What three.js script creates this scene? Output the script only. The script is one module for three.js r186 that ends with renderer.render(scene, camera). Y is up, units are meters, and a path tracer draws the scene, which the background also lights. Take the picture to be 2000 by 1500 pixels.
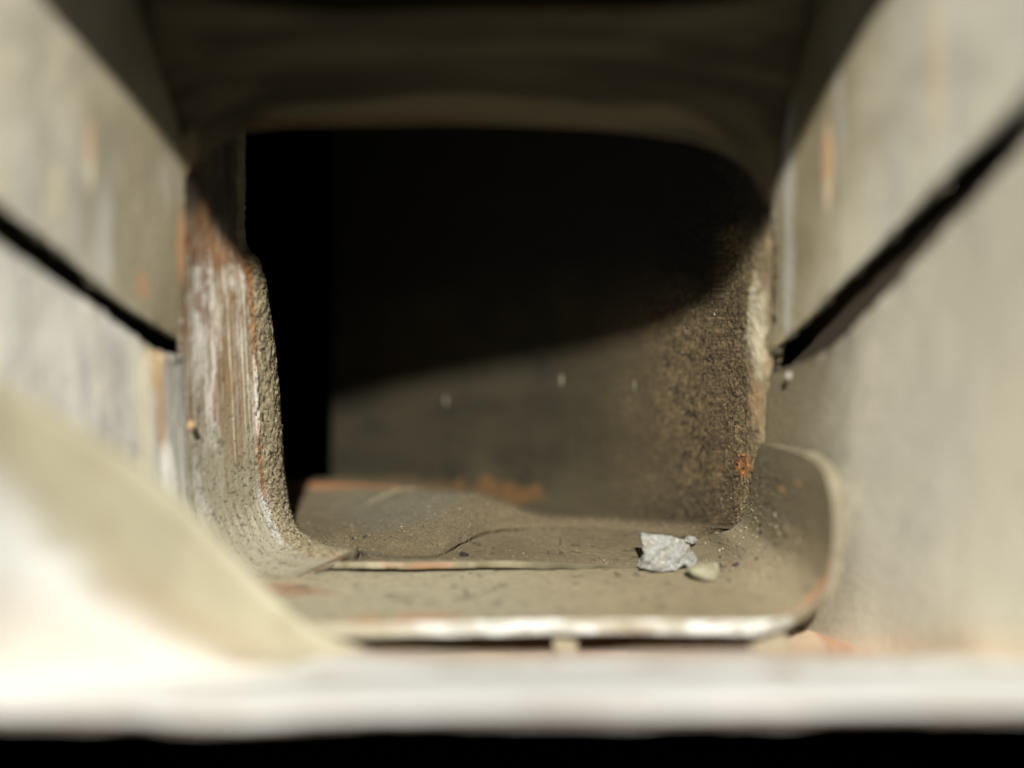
import * as THREE from 'three';
import { mergeGeometries, mergeVertices } from 'three/addons/utils/BufferGeometryUtils.js';

// ---------------------------------------------------------------- camera, sky, sun, exposure
const MM = 0.001;
const scene = new THREE.Scene();
const PITCH = THREE.MathUtils.degToRad(12);
const CAM = new THREE.Vector3(0, 30.8 * MM, 85.4 * MM);
const FOCAL = 2250;                                   // lens, in pixels of the 2000 x 1500 frame
const camera = new THREE.PerspectiveCamera(2 * THREE.MathUtils.radToDeg(Math.atan(750 / FOCAL)), 4 / 3, 0.002, 50);
camera.position.copy(CAM);
camera.rotation.x = -PITCH;
camera.updateMatrixWorld(true);
camera.focus = 90 * MM;
const APERTURE = 7.2;                                 // mm
camera.userData.fStop = camera.getFocalLength() / APERTURE;

const renderer = new THREE.WebGLRenderer({ antialias: true });
renderer.setSize(1024, 768);
renderer.toneMapping = THREE.LinearToneMapping;
renderer.toneMappingExposure = 1.6;
renderer.shadowMap.enabled = true;

const SUN = new THREE.Vector3(0.0, 0.64, 0.77).normalize();
{
  const w = 64, h = 32, d = new Float32Array(w * h * 4);
  for (let j = 0; j < h; j++) for (let i = 0; i < w; i++) {
    const el = (j + 0.5) / h * 2 - 1, k = (j * w + i) * 4;   // -1 ground .. +1 zenith
    const up = Math.max(0, el);
    const g = el < 0 ? 0.35 : 1;
    d[k] = 0.022 * g * (1 - 0.25 * up); d[k + 1] = 0.022 * g * (1 - 0.2 * up); d[k + 2] = 0.022 * g; d[k + 3] = 1;
  }
  const t = new THREE.DataTexture(d, w, h, THREE.RGBAFormat, THREE.FloatType);
  t.mapping = THREE.EquirectangularReflectionMapping;
  t.magFilter = THREE.LinearFilter; t.minFilter = THREE.LinearFilter; t.needsUpdate = true;
  scene.background = t; scene.environment = t;
}
const sun = new THREE.DirectionalLight(0xfff7e8, 4);
sun.position.copy(SUN).multiplyScalar(0.5);
sun.castShadow = true;
sun.shadow.mapSize.set(4096, 4096);
Object.assign(sun.shadow.camera, { left: -0.1, right: 0.1, top: 0.1, bottom: -0.1, near: 0.05, far: 1 });
sun.shadow.bias = -0.0002;
sun.shadow.radius = 5;
scene.add(sun, sun.target);

// ---------------------------------------------------------------- noise
function hash(x, y, s) {
  let h = Math.imul(x, 374761393) + Math.imul(y, 668265263) + Math.imul(s, 1274126177) | 0;
  h = Math.imul(h ^ (h >>> 13), 1274126177); h ^= h >>> 16;
  return (h >>> 0) / 4294967296;
}
function noise(x, y, s = 0) {
  const xi = Math.floor(x), yi = Math.floor(y); let fx = x - xi, fy = y - yi;
  fx = fx * fx * (3 - 2 * fx); fy = fy * fy * (3 - 2 * fy);
  const a = hash(xi, yi, s), b = hash(xi + 1, yi, s), c = hash(xi, yi + 1, s), d = hash(xi + 1, yi + 1, s);
  return a + (b - a) * fx + (c - a) * fy + (a - b - c + d) * fx * fy;
}
function fbm(x, y, o = 4, s = 0) { let v = 0, a = 0.5, n = 0; for (let i = 0; i < o; i++) { v += a * noise(x, y, s + i * 7); n += a; a *= 0.5; x = x * 2.03 + 11.3; y = y * 2.03 + 5.7; } return v / n; }
let seed = 12345;
function rnd() { seed = (Math.imul(seed, 1664525) + 1013904223) >>> 0; return seed / 4294967296; }
const clamp = (x, a = 0, b = 1) => x < a ? a : x > b ? b : x;
const ss = (a, b, x) => { const t = clamp((x - a) / (b - a)); return t * t * (3 - 2 * t); };
const lerp = (a, b, t) => a + (b - a) * t;
const mix = (a, b, t) => [lerp(a[0], b[0], t), lerp(a[1], b[1], t), lerp(a[2], b[2], t)];
const spot = (u, v, cu, cv, ru, rv, n = 0) => 1 - ss(0.55, 1.15, Math.hypot((u - cu) / ru, (v - cv) / rv) + n);

// colour and relief of a surface; fn(u, v) -> { c: linear rgb, h: height 0..1, r: roughness }
function skin(w, h, fn, o = {}) {
  const c = new Uint8Array(w * h * 4), b = new Uint8Array(w * h * 4), r = new Uint8Array(w * h * 4);
  const enc = x => { x = clamp(x); return Math.round(255 * (x <= 0.0031308 ? x * 12.92 : 1.055 * Math.pow(x, 1 / 2.4) - 0.055)); };
  for (let j = 0; j < h; j++) for (let i = 0; i < w; i++) {
    const k = (j * w + i) * 4, q = fn((i + 0.5) / w, (j + 0.5) / h);
    c[k] = enc(q.c[0] * 0.97); c[k + 1] = enc(q.c[1]); c[k + 2] = enc(q.c[2]); c[k + 3] = 255;
    b[k] = b[k + 1] = b[k + 2] = Math.round(255 * clamp(q.h)); b[k + 3] = 255;
    r[k] = r[k + 1] = r[k + 2] = Math.round(255 * clamp(q.r ?? 0.9)); r[k + 3] = 255;
  }
  const T = (d, srgb) => { const t = new THREE.DataTexture(d, w, h); t.magFilter = t.minFilter = THREE.LinearFilter; if (srgb) t.colorSpace = THREE.SRGBColorSpace; t.needsUpdate = true; return t; };
  return new THREE.MeshStandardMaterial({ map: T(c, true), bumpMap: T(b), bumpScale: (o.relief ?? 0.1) * MM, roughnessMap: T(r), roughness: 1, metalness: o.metalness ?? 0, side: THREE.DoubleSide });
}
const plain = (r, g, b, rough = 0.9) => { const m = new THREE.MeshStandardMaterial({ roughness: rough, side: THREE.DoubleSide }); m.color.setRGB(r, g, b); return m; };

// ---------------------------------------------------------------- points and bent sheets
const RIGHT = new THREE.Vector3(1, 0, 0), UPV = new THREE.Vector3(0, Math.cos(PITCH), -Math.sin(PITCH)), FWD = new THREE.Vector3(0, -Math.sin(PITCH), -Math.cos(PITCH));
function ray(x, y) { return FWD.clone().addScaledVector(RIGHT, (x - 1000) / FOCAL).addScaledVector(UPV, (750 - y) / FOCAL); }
const atZ = (x, y, z) => { const r = ray(x, y); return CAM.clone().addScaledVector(r, (z * MM - CAM.z) / r.z); };      // on the plane z (mm)
const FLOOR = -1.2;                                    // mm
const atY = (x, y, h) => { const r = ray(x, y); return CAM.clone().addScaledVector(r, ((h + FLOOR) * MM - CAM.y) / r.y); };      // at the height h (mm)
const W = (x, y, z) => new THREE.Vector3(x * MM, y * MM, z * MM);

function cr(p, t) {                                    // Catmull-Rom through a list of points, t in 0..1
  const n = p.length - 1, f = clamp(t) * n, i = Math.min(n - 1, Math.floor(f)), u = f - i;
  const a = p[Math.max(0, i - 1)], b = p[i], c = p[i + 1], d = p[Math.min(n, i + 2)];
  const q = k => 0.5 * (2 * b[k] + (c[k] - a[k]) * u + (2 * a[k] - 5 * b[k] + 4 * c[k] - d[k]) * u * u + (3 * b[k] - a[k] - 3 * c[k] + d[k]) * u * u * u);
  return new THREE.Vector3(q('x'), q('y'), q('z'));
}
// rows: lists of points (columns run along u, rows along v). Returns { face, edge, back } geometries of a sheet of real thickness (mm).
function sheet(rows, nu, nv, thick, o = {}) {
  const P = [], N = [], lin = o.linear;
  const L = (p, t) => { if (!lin) return cr(p, t); const n = p.length - 1, f = clamp(t) * n, i = Math.min(n - 1, Math.floor(f)); return p[i].clone().lerp(p[i + 1], f - i); };
  for (let j = 0; j <= nv; j++) {
    const t = j / nv;
    for (let i = 0; i <= nu; i++) P.push(L(rows.map(r => L(r, i / nu)), t));
  }
  const id = (i, j) => j * (nu + 1) + i;
  const calcN = () => { N.length = 0; for (let j = 0; j <= nv; j++) for (let i = 0; i <= nu; i++) {
    const a = P[id(Math.min(nu, i + 1), j)].clone().sub(P[id(Math.max(0, i - 1), j)]), b = P[id(i, Math.min(nv, j + 1))].clone().sub(P[id(i, Math.max(0, j - 1))]);
    N.push(a.cross(b).normalize());
  } };
  calcN();
  const mid = id(nu >> 1, nv >> 1);
  const flip = o.flip !== undefined ? o.flip : N[mid].dot(CAM.clone().sub(P[mid])) < 0;
  if (flip) for (const n of N) n.negate();
  if (o.disp) { const Q = P.map((p, k) => { const i = k % (nu + 1), j = (k / (nu + 1)) | 0; return p.clone().addScaledVector(N[k], o.disp(i / nu, j / nv, p) * MM); }); for (let k = 0; k < P.length; k++) P[k].copy(Q[k]); calcN(); if (flip) for (const n of N) n.negate(); }
  const B = P.map((p, k) => p.clone().addScaledVector(N[k], -thick * MM));
  const make = (pts, uvs, idx) => { const g = new THREE.BufferGeometry(); g.setAttribute('position', new THREE.Float32BufferAttribute(pts.flatMap(p => [p.x, p.y, p.z]), 3)); g.setAttribute('uv', new THREE.Float32BufferAttribute(uvs, 2)); g.setIndex(idx); g.computeVertexNormals(); return g; };
  const uv = []; for (let j = 0; j <= nv; j++) for (let i = 0; i <= nu; i++) uv.push(i / nu, j / nv);
  const quad = (out, a, b, c, d, f) => f ? out.push(a, c, b, b, c, d) : out.push(a, b, c, b, d, c);
  const fi = [], bi = [];
  for (let j = 0; j < nv; j++) for (let i = 0; i < nu; i++) { quad(fi, id(i, j), id(i + 1, j), id(i, j + 1), id(i + 1, j + 1), flip); quad(bi, id(i, j), id(i + 1, j), id(i, j + 1), id(i + 1, j + 1), !flip); }
  // rounded rim: five points round the edge
  const rim = (list, f, skipUV) => {
    const pts = [], uvs = [], idx = [], S = 6;
    list.forEach(([k, out], n) => {
      const len = thick * 0.5 * MM * (o.round ?? 0.5);
      for (let s = 0; s <= S; s++) {
        const a = s / S * Math.PI;
        pts.push(P[k].clone().lerp(B[k], (1 - Math.cos(a)) / 2).addScaledVector(out, Math.sin(a) * len));
        uvs.push(n / (list.length - 1), s / S);
      }
    });
    for (let n = 0; n < list.length - 1; n++) for (let s = 0; s < S; s++) quad(idx, n * (S + 1) + s, n * (S + 1) + s + 1, (n + 1) * (S + 1) + s, (n + 1) * (S + 1) + s + 1, f);
    return make(pts, uvs, idx);
  };
  const dir = (k, k2) => P[k].clone().sub(P[k2]).normalize();
  const rims = {};
  const cols = [...Array(nu + 1).keys()], rws = [...Array(nv + 1).keys()];
  rims.v0 = rim(cols.map(i => [id(i, 0), dir(id(i, 0), id(i, 1))]), !flip);
  rims.v1 = rim(cols.map(i => [id(i, nv), dir(id(i, nv), id(i, nv - 1))]), flip);
  rims.u0 = rim(rws.map(j => [id(0, j), dir(id(0, j), id(1, j))]), flip);
  rims.u1 = rim(rws.map(j => [id(nu, j), dir(id(nu, j), id(nu - 1, j))]), !flip);
  const face = make(P, uv, fi), back = make(B, uv, bi);
  const keep = Object.entries(rims).filter(([k]) => !(o.edges || []).includes(k)).map(([, g]) => g);
  return { body: mergeGeometries([face, back, ...keep]), rims, P, id };
}

// ---------------------------------------------------------------- objects
function thing(name, label, category, base = [0, 0, 0], group) {
  const g = new THREE.Group(); g.name = name; g.position.set(base[0] * MM, base[1] * MM, base[2] * MM);
  g.userData = { label, category, kind: 'thing' }; if (group) g.userData.group = group;
  scene.add(g); return g;
}
function part(name, geo, mat, parent, label) {
  const m = new THREE.Mesh(geo, mat); m.name = name;
  if (label) m.userData.label = label;
  if (parent !== scene) { const w = new THREE.Vector3(); parent.getWorldPosition(w); if (parent.isGroup) geo.translate(-w.x, -w.y, -w.z); }
  m.castShadow = m.receiveShadow = true; parent.add(m); return m;
}
function box(x0, x1, y0, y1, z0, z1) { const g = new THREE.BoxGeometry((x1 - x0) * MM, (y1 - y0) * MM, (z1 - z0) * MM); g.translate((x0 + x1) / 2 * MM, (y0 + y1) / 2 * MM, (z0 + z1) / 2 * MM); return g; }

// linear base colours
const DUST = [0.30, 0.245, 0.155], DUSTG = [0.31, 0.28, 0.205], DARKD = [0.13, 0.10, 0.055], ZINC = [0.50, 0.49, 0.46], PALE = [0.68, 0.64, 0.56], BLUE = [0.40, 0.41, 0.42];
const RUST = [0.30, 0.125, 0.035], RUSTD = [0.12, 0.04, 0.015], RUSTL = [0.55, 0.30, 0.15], BLACK = [0.012, 0.011, 0.010];
const grain = (u, v, f, s) => 0.6 * noise(u * f, v * f, s) + 0.4 * noise(u * f * 2.1, v * f * 2.1, s + 3);

// ================================================================ the housing
const housing = thing('steel_housing', 'dusty beige and grey steel housing with rust marks around the large dark opening', 'metal housing', [0, -2, 0]);

// --- left side panels, above and below the slot
const matLeft = skin(512, 768, (u, v) => {                 // u: 0 at the opening, 1 near the lens; v: 0 top, 1 slot
  const n = fbm(u * 6, v * 5, 5, 1), st = fbm(u * 26, v * 2.2, 4, 2), f = grain(u * 1.4, v, 210, 5);
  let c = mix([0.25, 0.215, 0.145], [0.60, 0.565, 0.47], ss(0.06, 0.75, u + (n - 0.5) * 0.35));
  c = mix(c, [0.52, 0.52, 0.52], ss(0.5, 0.7, st) * 0.6 * ss(0.45, 0.8, v));
  c = mix(c, [0.80, 0.72, 0.55], Math.max(spot(u, v, 0.375, 0.66, 0.016, 0.11), spot(u, v, 0.50, 0.82, 0.02, 0.08)) * 0.8);
  c = mix(c, [0.62, 0.32, 0.17], spot(u, v, 0.373, 0.60, 0.012, 0.075) * 0.75);
  c = mix(c, [0.55, 0.27, 0.13], spot(u, v, 0.025, 0.76, 0.028, 0.10, (n - 0.5) * 0.5) * 0.7);
  c = mix(c, [0.50, 0.27, 0.14], spot(u, v, 0.18, 0.90, 0.03, 0.05, (n - 0.5)) * 0.6);
  const k = 0.86 + 0.28 * f; c = c.map(x => x * k);
  return { c, h: f, r: 0.75 };
}, { relief: 0.10 });
const rowsLU = [
  [atZ(362, -110, 3), atZ(362, 80, 3), atZ(361, 280, 3), atZ(360, 470, 3), atZ(357, 666, 3)],
  [atZ(240, -150, 6.8), atZ(240, 40, 6.8), atZ(240, 240, 6.8), atZ(240, 420, 6.8), atZ(240, 592, 6.8)],
  [atZ(110, -200, 10.6), atZ(110, 10, 10.6), atZ(110, 170, 10.6), atZ(110, 320, 10.6), atZ(110, 480, 10.6)],
  [atZ(0, -260, 13.6), atZ(0, -60, 13.6), atZ(0, 90, 13.6), atZ(0, 240, 13.6), atZ(0, 397, 13.6)],
  [atZ(-260, -360, 19), atZ(-260, -200, 19), atZ(-260, -60, 19), atZ(-260, 60, 19), atZ(-260, 190, 19)],
];
const T = a => a[0].map((_, i) => a.map(r => r[i]));
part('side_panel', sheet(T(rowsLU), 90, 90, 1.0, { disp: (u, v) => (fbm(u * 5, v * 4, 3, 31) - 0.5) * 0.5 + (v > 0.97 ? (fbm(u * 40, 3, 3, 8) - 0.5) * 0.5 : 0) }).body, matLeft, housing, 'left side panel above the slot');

const matLeftLow = skin(512, 640, (u, v) => {
  const n = fbm(u * 7, v * 6, 5, 11), st = fbm(u * 34, v * 2.6, 4, 12), st2 = fbm(u * 60, v * 3.5, 3, 13), f = grain(u, v, 190, 15);
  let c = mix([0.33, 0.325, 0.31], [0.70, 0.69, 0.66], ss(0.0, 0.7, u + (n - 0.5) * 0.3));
  c = mix(c, [0.30, 0.30, 0.32], ss(0.55, 0.75, st) * 0.5);
  c = mix(c, PALE, ss(0.55, 0.72, st2) * 0.65);
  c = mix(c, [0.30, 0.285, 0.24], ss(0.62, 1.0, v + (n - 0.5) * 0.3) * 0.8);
  const band = spot(u, v, 0.235, 0.28, 0.035, 0.36, (n - 0.5) * 0.5);
  c = mix(c, [0.52, 0.38, 0.22], spot(u, v, 0.2, 0.02, 0.05, 0.16, (n - 0.5)) * 0.9);
  c = mix(c, [0.66, 0.60, 0.48], band * 0.8);
  c = mix(c, [0.50, 0.30, 0.15], spot(u, v, 0.165, 0.26, 0.02, 0.2, (n - 0.5) * 0.8) * 0.7);
  c = mix(c, [0.78, 0.77, 0.75], spot(u, v, 0.14, 0.48, 0.05, 0.15, (n - 0.5) * 0.7) * 0.9);
  const k = 0.9 + 0.2 * f; c = c.map(x => x * k);
  return { c, h: 0.6 * f + 0.4 * st, r: 0.7 };
}, { relief: 0.12 });
const rowsLL = [
  [atZ(359, 702, 3.2), atZ(362, 830, 3.2), atZ(376, 960, 3.0), atZ(408, 1070, 2.6), atZ(455, 1190, 2)],
  [atZ(300, 686, 5.2), atZ(300, 810, 5.2), atZ(305, 930, 5.2), atZ(315, 1050, 5.2), atZ(330, 1180, 5)],
  [atZ(200, 612, 8.2), atZ(200, 740, 8.2), atZ(200, 870, 8.2), atZ(200, 990, 8.2), atZ(200, 1120, 8.2)],
  [atZ(100, 545, 11), atZ(100, 670, 11), atZ(100, 800, 11), atZ(100, 930, 11), atZ(100, 1060, 11)],
  [atZ(0, 482, 13.8), atZ(0, 610, 13.8), atZ(0, 740, 13.8), atZ(0, 870, 13.8), atZ(0, 1000, 13.8)],
  [atZ(-260, 310, 19), atZ(-260, 430, 19), atZ(-260, 560, 19), atZ(-260, 690, 19), atZ(-260, 820, 19)],
];
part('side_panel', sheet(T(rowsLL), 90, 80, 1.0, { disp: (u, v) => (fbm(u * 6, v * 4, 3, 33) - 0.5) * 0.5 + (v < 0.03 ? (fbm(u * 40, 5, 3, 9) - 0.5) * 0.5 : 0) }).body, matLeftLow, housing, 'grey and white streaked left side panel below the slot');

// --- right side panels
const matRight = skin(512, 640, (u, v) => {                // u 0 at the opening
  const n = fbm(u * 5, v * 5, 5, 21), st = fbm(u * 22, v * 2, 4, 22), f = grain(u * 1.2, v, 210, 25);
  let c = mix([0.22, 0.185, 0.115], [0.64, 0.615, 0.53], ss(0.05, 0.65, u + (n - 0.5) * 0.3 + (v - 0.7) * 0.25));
  c = mix(c, [0.48, 0.48, 0.48], ss(0.52, 0.7, st) * 0.5);
  c = mix(c, [0.75, 0.60, 0.42], spot(u, v, 0.235, 0.62, 0.016, 0.13, (n - 0.5) * 0.4) * 0.75);
  c = mix(c, [0.58, 0.29, 0.15], spot(u, v, 0.233, 0.60, 0.013, 0.075, (n - 0.5) * 0.4) * 0.8);
  c = mix(c, [0.72, 0.56, 0.36], spot(u, v, 0.565, 0.55, 0.02, 0.25, (n - 0.5) * 0.4) * 0.6);
  const k = 0.86 + 0.28 * f; c = c.map(x => x * k);
  return { c, h: f, r: 0.75 };
}, { relief: 0.10 });
const rowsRU = [
  [atZ(1509, -110, 2.2), atZ(1509, 80, 2.2), atZ(1509, 280, 2.2), atZ(1508, 500, 2.2), atZ(1503, 690, 2.2)],
  [atZ(1600, -130, 5.4), atZ(1600, 60, 5.4), atZ(1600, 250, 5.4), atZ(1600, 430, 5.4), atZ(1600, 596, 5.4)],
  [atZ(1720, -170, 9), atZ(1720, 0, 9), atZ(1720, 170, 9), atZ(1720, 330, 9), atZ(1720, 472, 9)],
  [atZ(1850, -220, 13), atZ(1850, -80, 13), atZ(1850, 70, 13), atZ(1850, 210, 13), atZ(1850, 338, 13)],
  [atZ(2000, -300, 17), atZ(2000, -180, 17), atZ(2000, -60, 17), atZ(2000, 60, 17), atZ(2000, 180, 17)],
  [atZ(2300, -500, 23), atZ(2300, -420, 23), atZ(2300, -340, 23), atZ(2300, -260, 23), atZ(2300, -150, 23)],
];
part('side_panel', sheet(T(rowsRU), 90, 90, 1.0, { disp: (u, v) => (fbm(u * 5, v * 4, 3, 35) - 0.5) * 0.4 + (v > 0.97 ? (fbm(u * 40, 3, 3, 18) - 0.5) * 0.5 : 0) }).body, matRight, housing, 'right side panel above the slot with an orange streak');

const matRightLow = skin(512, 640, (u, v) => {
  const n = fbm(u * 5, v * 4, 5, 41), f = grain(u * 1.1, v, 200, 45), n2 = fbm(u * 3, v * 2, 3, 47);
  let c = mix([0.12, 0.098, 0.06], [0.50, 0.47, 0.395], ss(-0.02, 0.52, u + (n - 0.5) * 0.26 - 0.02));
  c = mix(c, [0.42, 0.41, 0.38], spot(u, v, 0.5, 0.55, 0.22, 0.35, (n - 0.5) * 0.8) * 0.45);
  c = mix(c, [0.60, 0.55, 0.44], ss(0.5, 0.75, n2) * 0.4);
  c = mix(c, [0.58, 0.44, 0.32], spot(u, v, 0.5, 0.96, 0.6, 0.10, (n - 0.5) * 0.6) * 0.55);
  const k = 0.87 + 0.26 * f; c = c.map(x => x * k);
  return { c, h: f, r: 0.8 };
}, { relief: 0.10 });
const rowsRL = [
  [atZ(1500, 735, 2.2), atZ(1497, 870, 2.2), atZ(1495, 1000, 2.2), atZ(1495, 1130, 2.2), atZ(1495, 1330, 2.2)],
  [atZ(1610, 690, 5.2), atZ(1605, 840, 5.2), atZ(1600, 980, 5.2), atZ(1600, 1120, 5.2), atZ(1600, 1330, 5.2)],
  [atZ(1700, 606, 8.4), atZ(1700, 770, 8.4), atZ(1700, 940, 8.4), atZ(1700, 1110, 8.4), atZ(1700, 1340, 8.4)],
  [atZ(1850, 448, 13), atZ(1850, 660, 13), atZ(1850, 870, 13), atZ(1850, 1080, 13), atZ(1850, 1350, 13)],
  [atZ(2000, 292, 17), atZ(2000, 530, 17), atZ(2000, 800, 17), atZ(2000, 1050, 17), atZ(2000, 1350, 17)],
  [atZ(2300, -20, 23), atZ(2300, 300, 23), atZ(2300, 650, 23), atZ(2300, 1000, 23), atZ(2300, 1380, 23)],
];
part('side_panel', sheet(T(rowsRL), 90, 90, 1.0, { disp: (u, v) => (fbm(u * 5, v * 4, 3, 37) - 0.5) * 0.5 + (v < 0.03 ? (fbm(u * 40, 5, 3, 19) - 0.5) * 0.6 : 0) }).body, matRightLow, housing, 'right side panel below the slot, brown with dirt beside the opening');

// --- header above the opening
const matHeader = skin(768, 320, (u, v) => {               // v 0 at the opening, 1 top
  const n = fbm(u * 8, v * 4, 5, 51), st = fbm(u * 6, v * 9, 5, 52), f = grain(u * 3, v, 160, 55);
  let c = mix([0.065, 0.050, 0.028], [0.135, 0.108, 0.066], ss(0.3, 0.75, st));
  c = mix(c, [0.31, 0.25, 0.145], spot(u, v, 0.56, 0.14, 0.26, 0.12, (n - 0.5)) * 0.8);
  c = mix(c, [0.22, 0.11, 0.035], spot(u, v, 0.42, 0.04, 0.12, 0.05, (n - 0.5) * 1.4) * 0.7);
  c = mix(c, [0.34, 0.26, 0.16], spot(u, v, 0.05, 0.08, 0.08, 0.16, (n - 0.5)) * 0.8);
  const k = 0.85 + 0.3 * f; c = c.map(x => x * k);
  return { c, h: f, r: 0.85 };
}, { relief: 0.1 });
const outline = [[352, 385], [362, 345], [378, 315], [402, 290], [440, 266], [480, 252], [560, 244], [700, 241], [850, 238], [1000, 240], [1150, 247], [1260, 257], [1350, 272], [1415, 294], [1462, 325], [1492, 362], [1508, 402]];
const hz = [3, 3.1, 3.3, 3.6, 3.9, 4.2, 4.6, 4.9, 5, 5, 4.9, 4.8, 4.5, 4.1, 3.6, 3.1, 2.6];
const headerRows = [0, 1, 2, 3, 4].map(r => outline.map(([x, y], i) => {
  const t = r / 4, top = 26 - 50 * Math.pow(Math.abs(i - 8) / 8, 3), xx = lerp(x, 280 + (i / (outline.length - 1)) * 1312, t * 0.9);
  return atZ(xx, lerp(y, top, t), hz[i] + 3.4 * t * t + 0.6 * t);
}));
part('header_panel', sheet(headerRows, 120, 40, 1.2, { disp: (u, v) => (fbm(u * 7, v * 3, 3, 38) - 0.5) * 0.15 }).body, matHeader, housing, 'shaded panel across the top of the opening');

// --- unseen sheet added above the frame, front edge shaped for its shadow lines
const casterRows = [[-60, 4], [-36, 11], [-29.5, 15], [-26, 16.9], [-23.9, 18.5], [-23.2, 19.3], [-21.8, 22.4], [-20.4, 24.4], [-17, 24], [-10, 23.6], [0, 23.7], [8, 24.2], [13, 24.4], [16.5, 24.0], [17.8, 23.6], [18.5, 22.5], [19.0, 20.3], [21, 16.5], [23, 13.4], [30, 8], [60, 2]];
part('shadow_caster', sheet([casterRows.map(([x, z]) => W(x, 43.6, z)), casterRows.map(([x]) => W(x, 44, -6))], 240, 8, 1.2, { flip: false, linear: true }).body, plain(0.10, 0.085, 0.06), housing, 'added unseen overhanging sheet that casts the shadow over the opening');

// --- rolled jamb at the left of the opening
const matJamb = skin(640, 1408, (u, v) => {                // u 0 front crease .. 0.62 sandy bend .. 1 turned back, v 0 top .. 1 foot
  const x = u * 15, y = v * 44;                            // roughly millimetres, with the grain closer along the bend
  const n = fbm(x * 0.8, y * 0.5, 5, 61), st = fbm(x * 3.4, y * 0.22, 4, 62), st2 = fbm(x * 6, y * 0.35, 4, 63);
  const f = 0.55 * noise(x * 5.5, y * 5.5, 64) + 0.45 * noise(x * 11, y * 11, 65), pit = noise(x * 4.2, y * 4.2, 66);
  const wob = (n - 0.5);
  let c = mix([0.27, 0.235, 0.17], [0.46, 0.43, 0.38], ss(0.35, 0.65, st));       // scraped zinc
  c = mix(c, [0.66, 0.63, 0.62], Math.max(spot(u, v, 0.15, 0.46, 0.09, 0.30, wob * 0.8) * ss(0.35, 0.55, st2), spot(u, v, 0.36, 0.42, 0.03, 0.20, wob * 0.8) * 0.8));
  const rusty = ss(0.47, 0.60, st2 * 0.45 + fbm(x * 1.3, y * 0.7, 5, 68) * 0.55) * (1 - ss(0.50, 0.70, v + wob * 0.3));
  c = mix(c, [0.19, 0.098, 0.042], rusty * 0.75);
  c = mix(c, [0.19, 0.125, 0.06], spot(u, v, 0.33, 0.53, 0.11, 0.20, wob * 1.3) * 0.8);
  c = mix(c, [0.17, 0.075, 0.03], spot(u, v, 0.26, 0.225, 0.34, 0.06, wob * 1.6) * 0.85);
  c = mix(c, [0.018, 0.014, 0.010], (1 - ss(0.11, 0.17, v + wob * 0.08 - u * 0.1)) * 0.95);  // shade at the top of the jamb, painted in as near-black
  c = mix(c, [0.26, 0.14, 0.07], spot(u, v, 0.16, 0.19, 0.3, 0.07, wob * 1.4) * 0.75);
  const scr = ss(0.66, 0.76, noise(x * 9, y * 0.22, 69)) * ss(0.35, 0.6, fbm(x * 1.1, y * 0.3, 3, 70));
  c = mix(c, [0.62, 0.59, 0.55], scr * 0.7 * ss(0.16, 0.24, v));
  c = mix(c, [0.14, 0.085, 0.045], ss(0.68, 0.78, noise(x * 8 + 3, y * 0.3, 73)) * 0.6);
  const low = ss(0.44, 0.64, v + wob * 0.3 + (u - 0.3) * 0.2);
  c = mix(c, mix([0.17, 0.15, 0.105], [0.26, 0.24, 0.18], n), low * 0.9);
  c = mix(c, [0.48, 0.48, 0.46], spot(u, v, 0.06, 0.66, 0.05, 0.12, wob) * 0.5);
  const sand = ss(0.490, 0.515, u + (fbm(y * 0.9, x * 0.3, 4, 67) - 0.5) * 0.07);
  const dirt = mix([0.13, 0.105, 0.065], [0.31, 0.265, 0.175], f);
  c = mix(c, dirt, sand * 0.95);
  c = mix(c, [0.45, 0.45, 0.46], spot(u, v, 0.50, 0.76, 0.05, 0.13, wob * 1.2) * 0.5);
  const paint = spot(u, v, 0.515, 0.495, 0.022, 0.065, wob * 0.9);
  c = mix(c, [0.54, 0.50, 0.46], paint * 0.95);
  c = mix(c, [0.20, 0.075, 0.025], spot(u, v, 0.53, 0.275, 0.06, 0.05, wob * 1.3) * 0.85);
  c = mix(c, [0.30, 0.135, 0.045], spot(u, v, 0.52, 0.35, 0.035, 0.10, wob * 1.3) * 0.75);
  c = mix(c, [0.24, 0.10, 0.035], spot(u, v, 0.515, 0.61, 0.018, 0.07, wob * 1.3) * 0.85);
  const speck = ss(0.78, 0.84, pit) * (0.3 + 0.7 * Math.max(sand, low * 0.6));
  c = mix(c, [0.045, 0.035, 0.03], speck * 0.9);
  const k = lerp(0.90 + 0.2 * f, 0.70 + 0.6 * f, sand); c = c.map(q => q * k);
  return { c, h: 0.35 + lerp(0.25, 0.5, Math.max(sand, low * 0.7)) * (f - 0.5) + 0.15 * (st - 0.5) * (1 - sand) - speck * 0.25 + paint * 0.2, r: lerp(0.6, 0.95, sand) };
}, { relief: 0.10 });
const J = (y, c) => c.map(([x, z, yy]) => atZ(x, yy ?? y, z));
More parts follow.
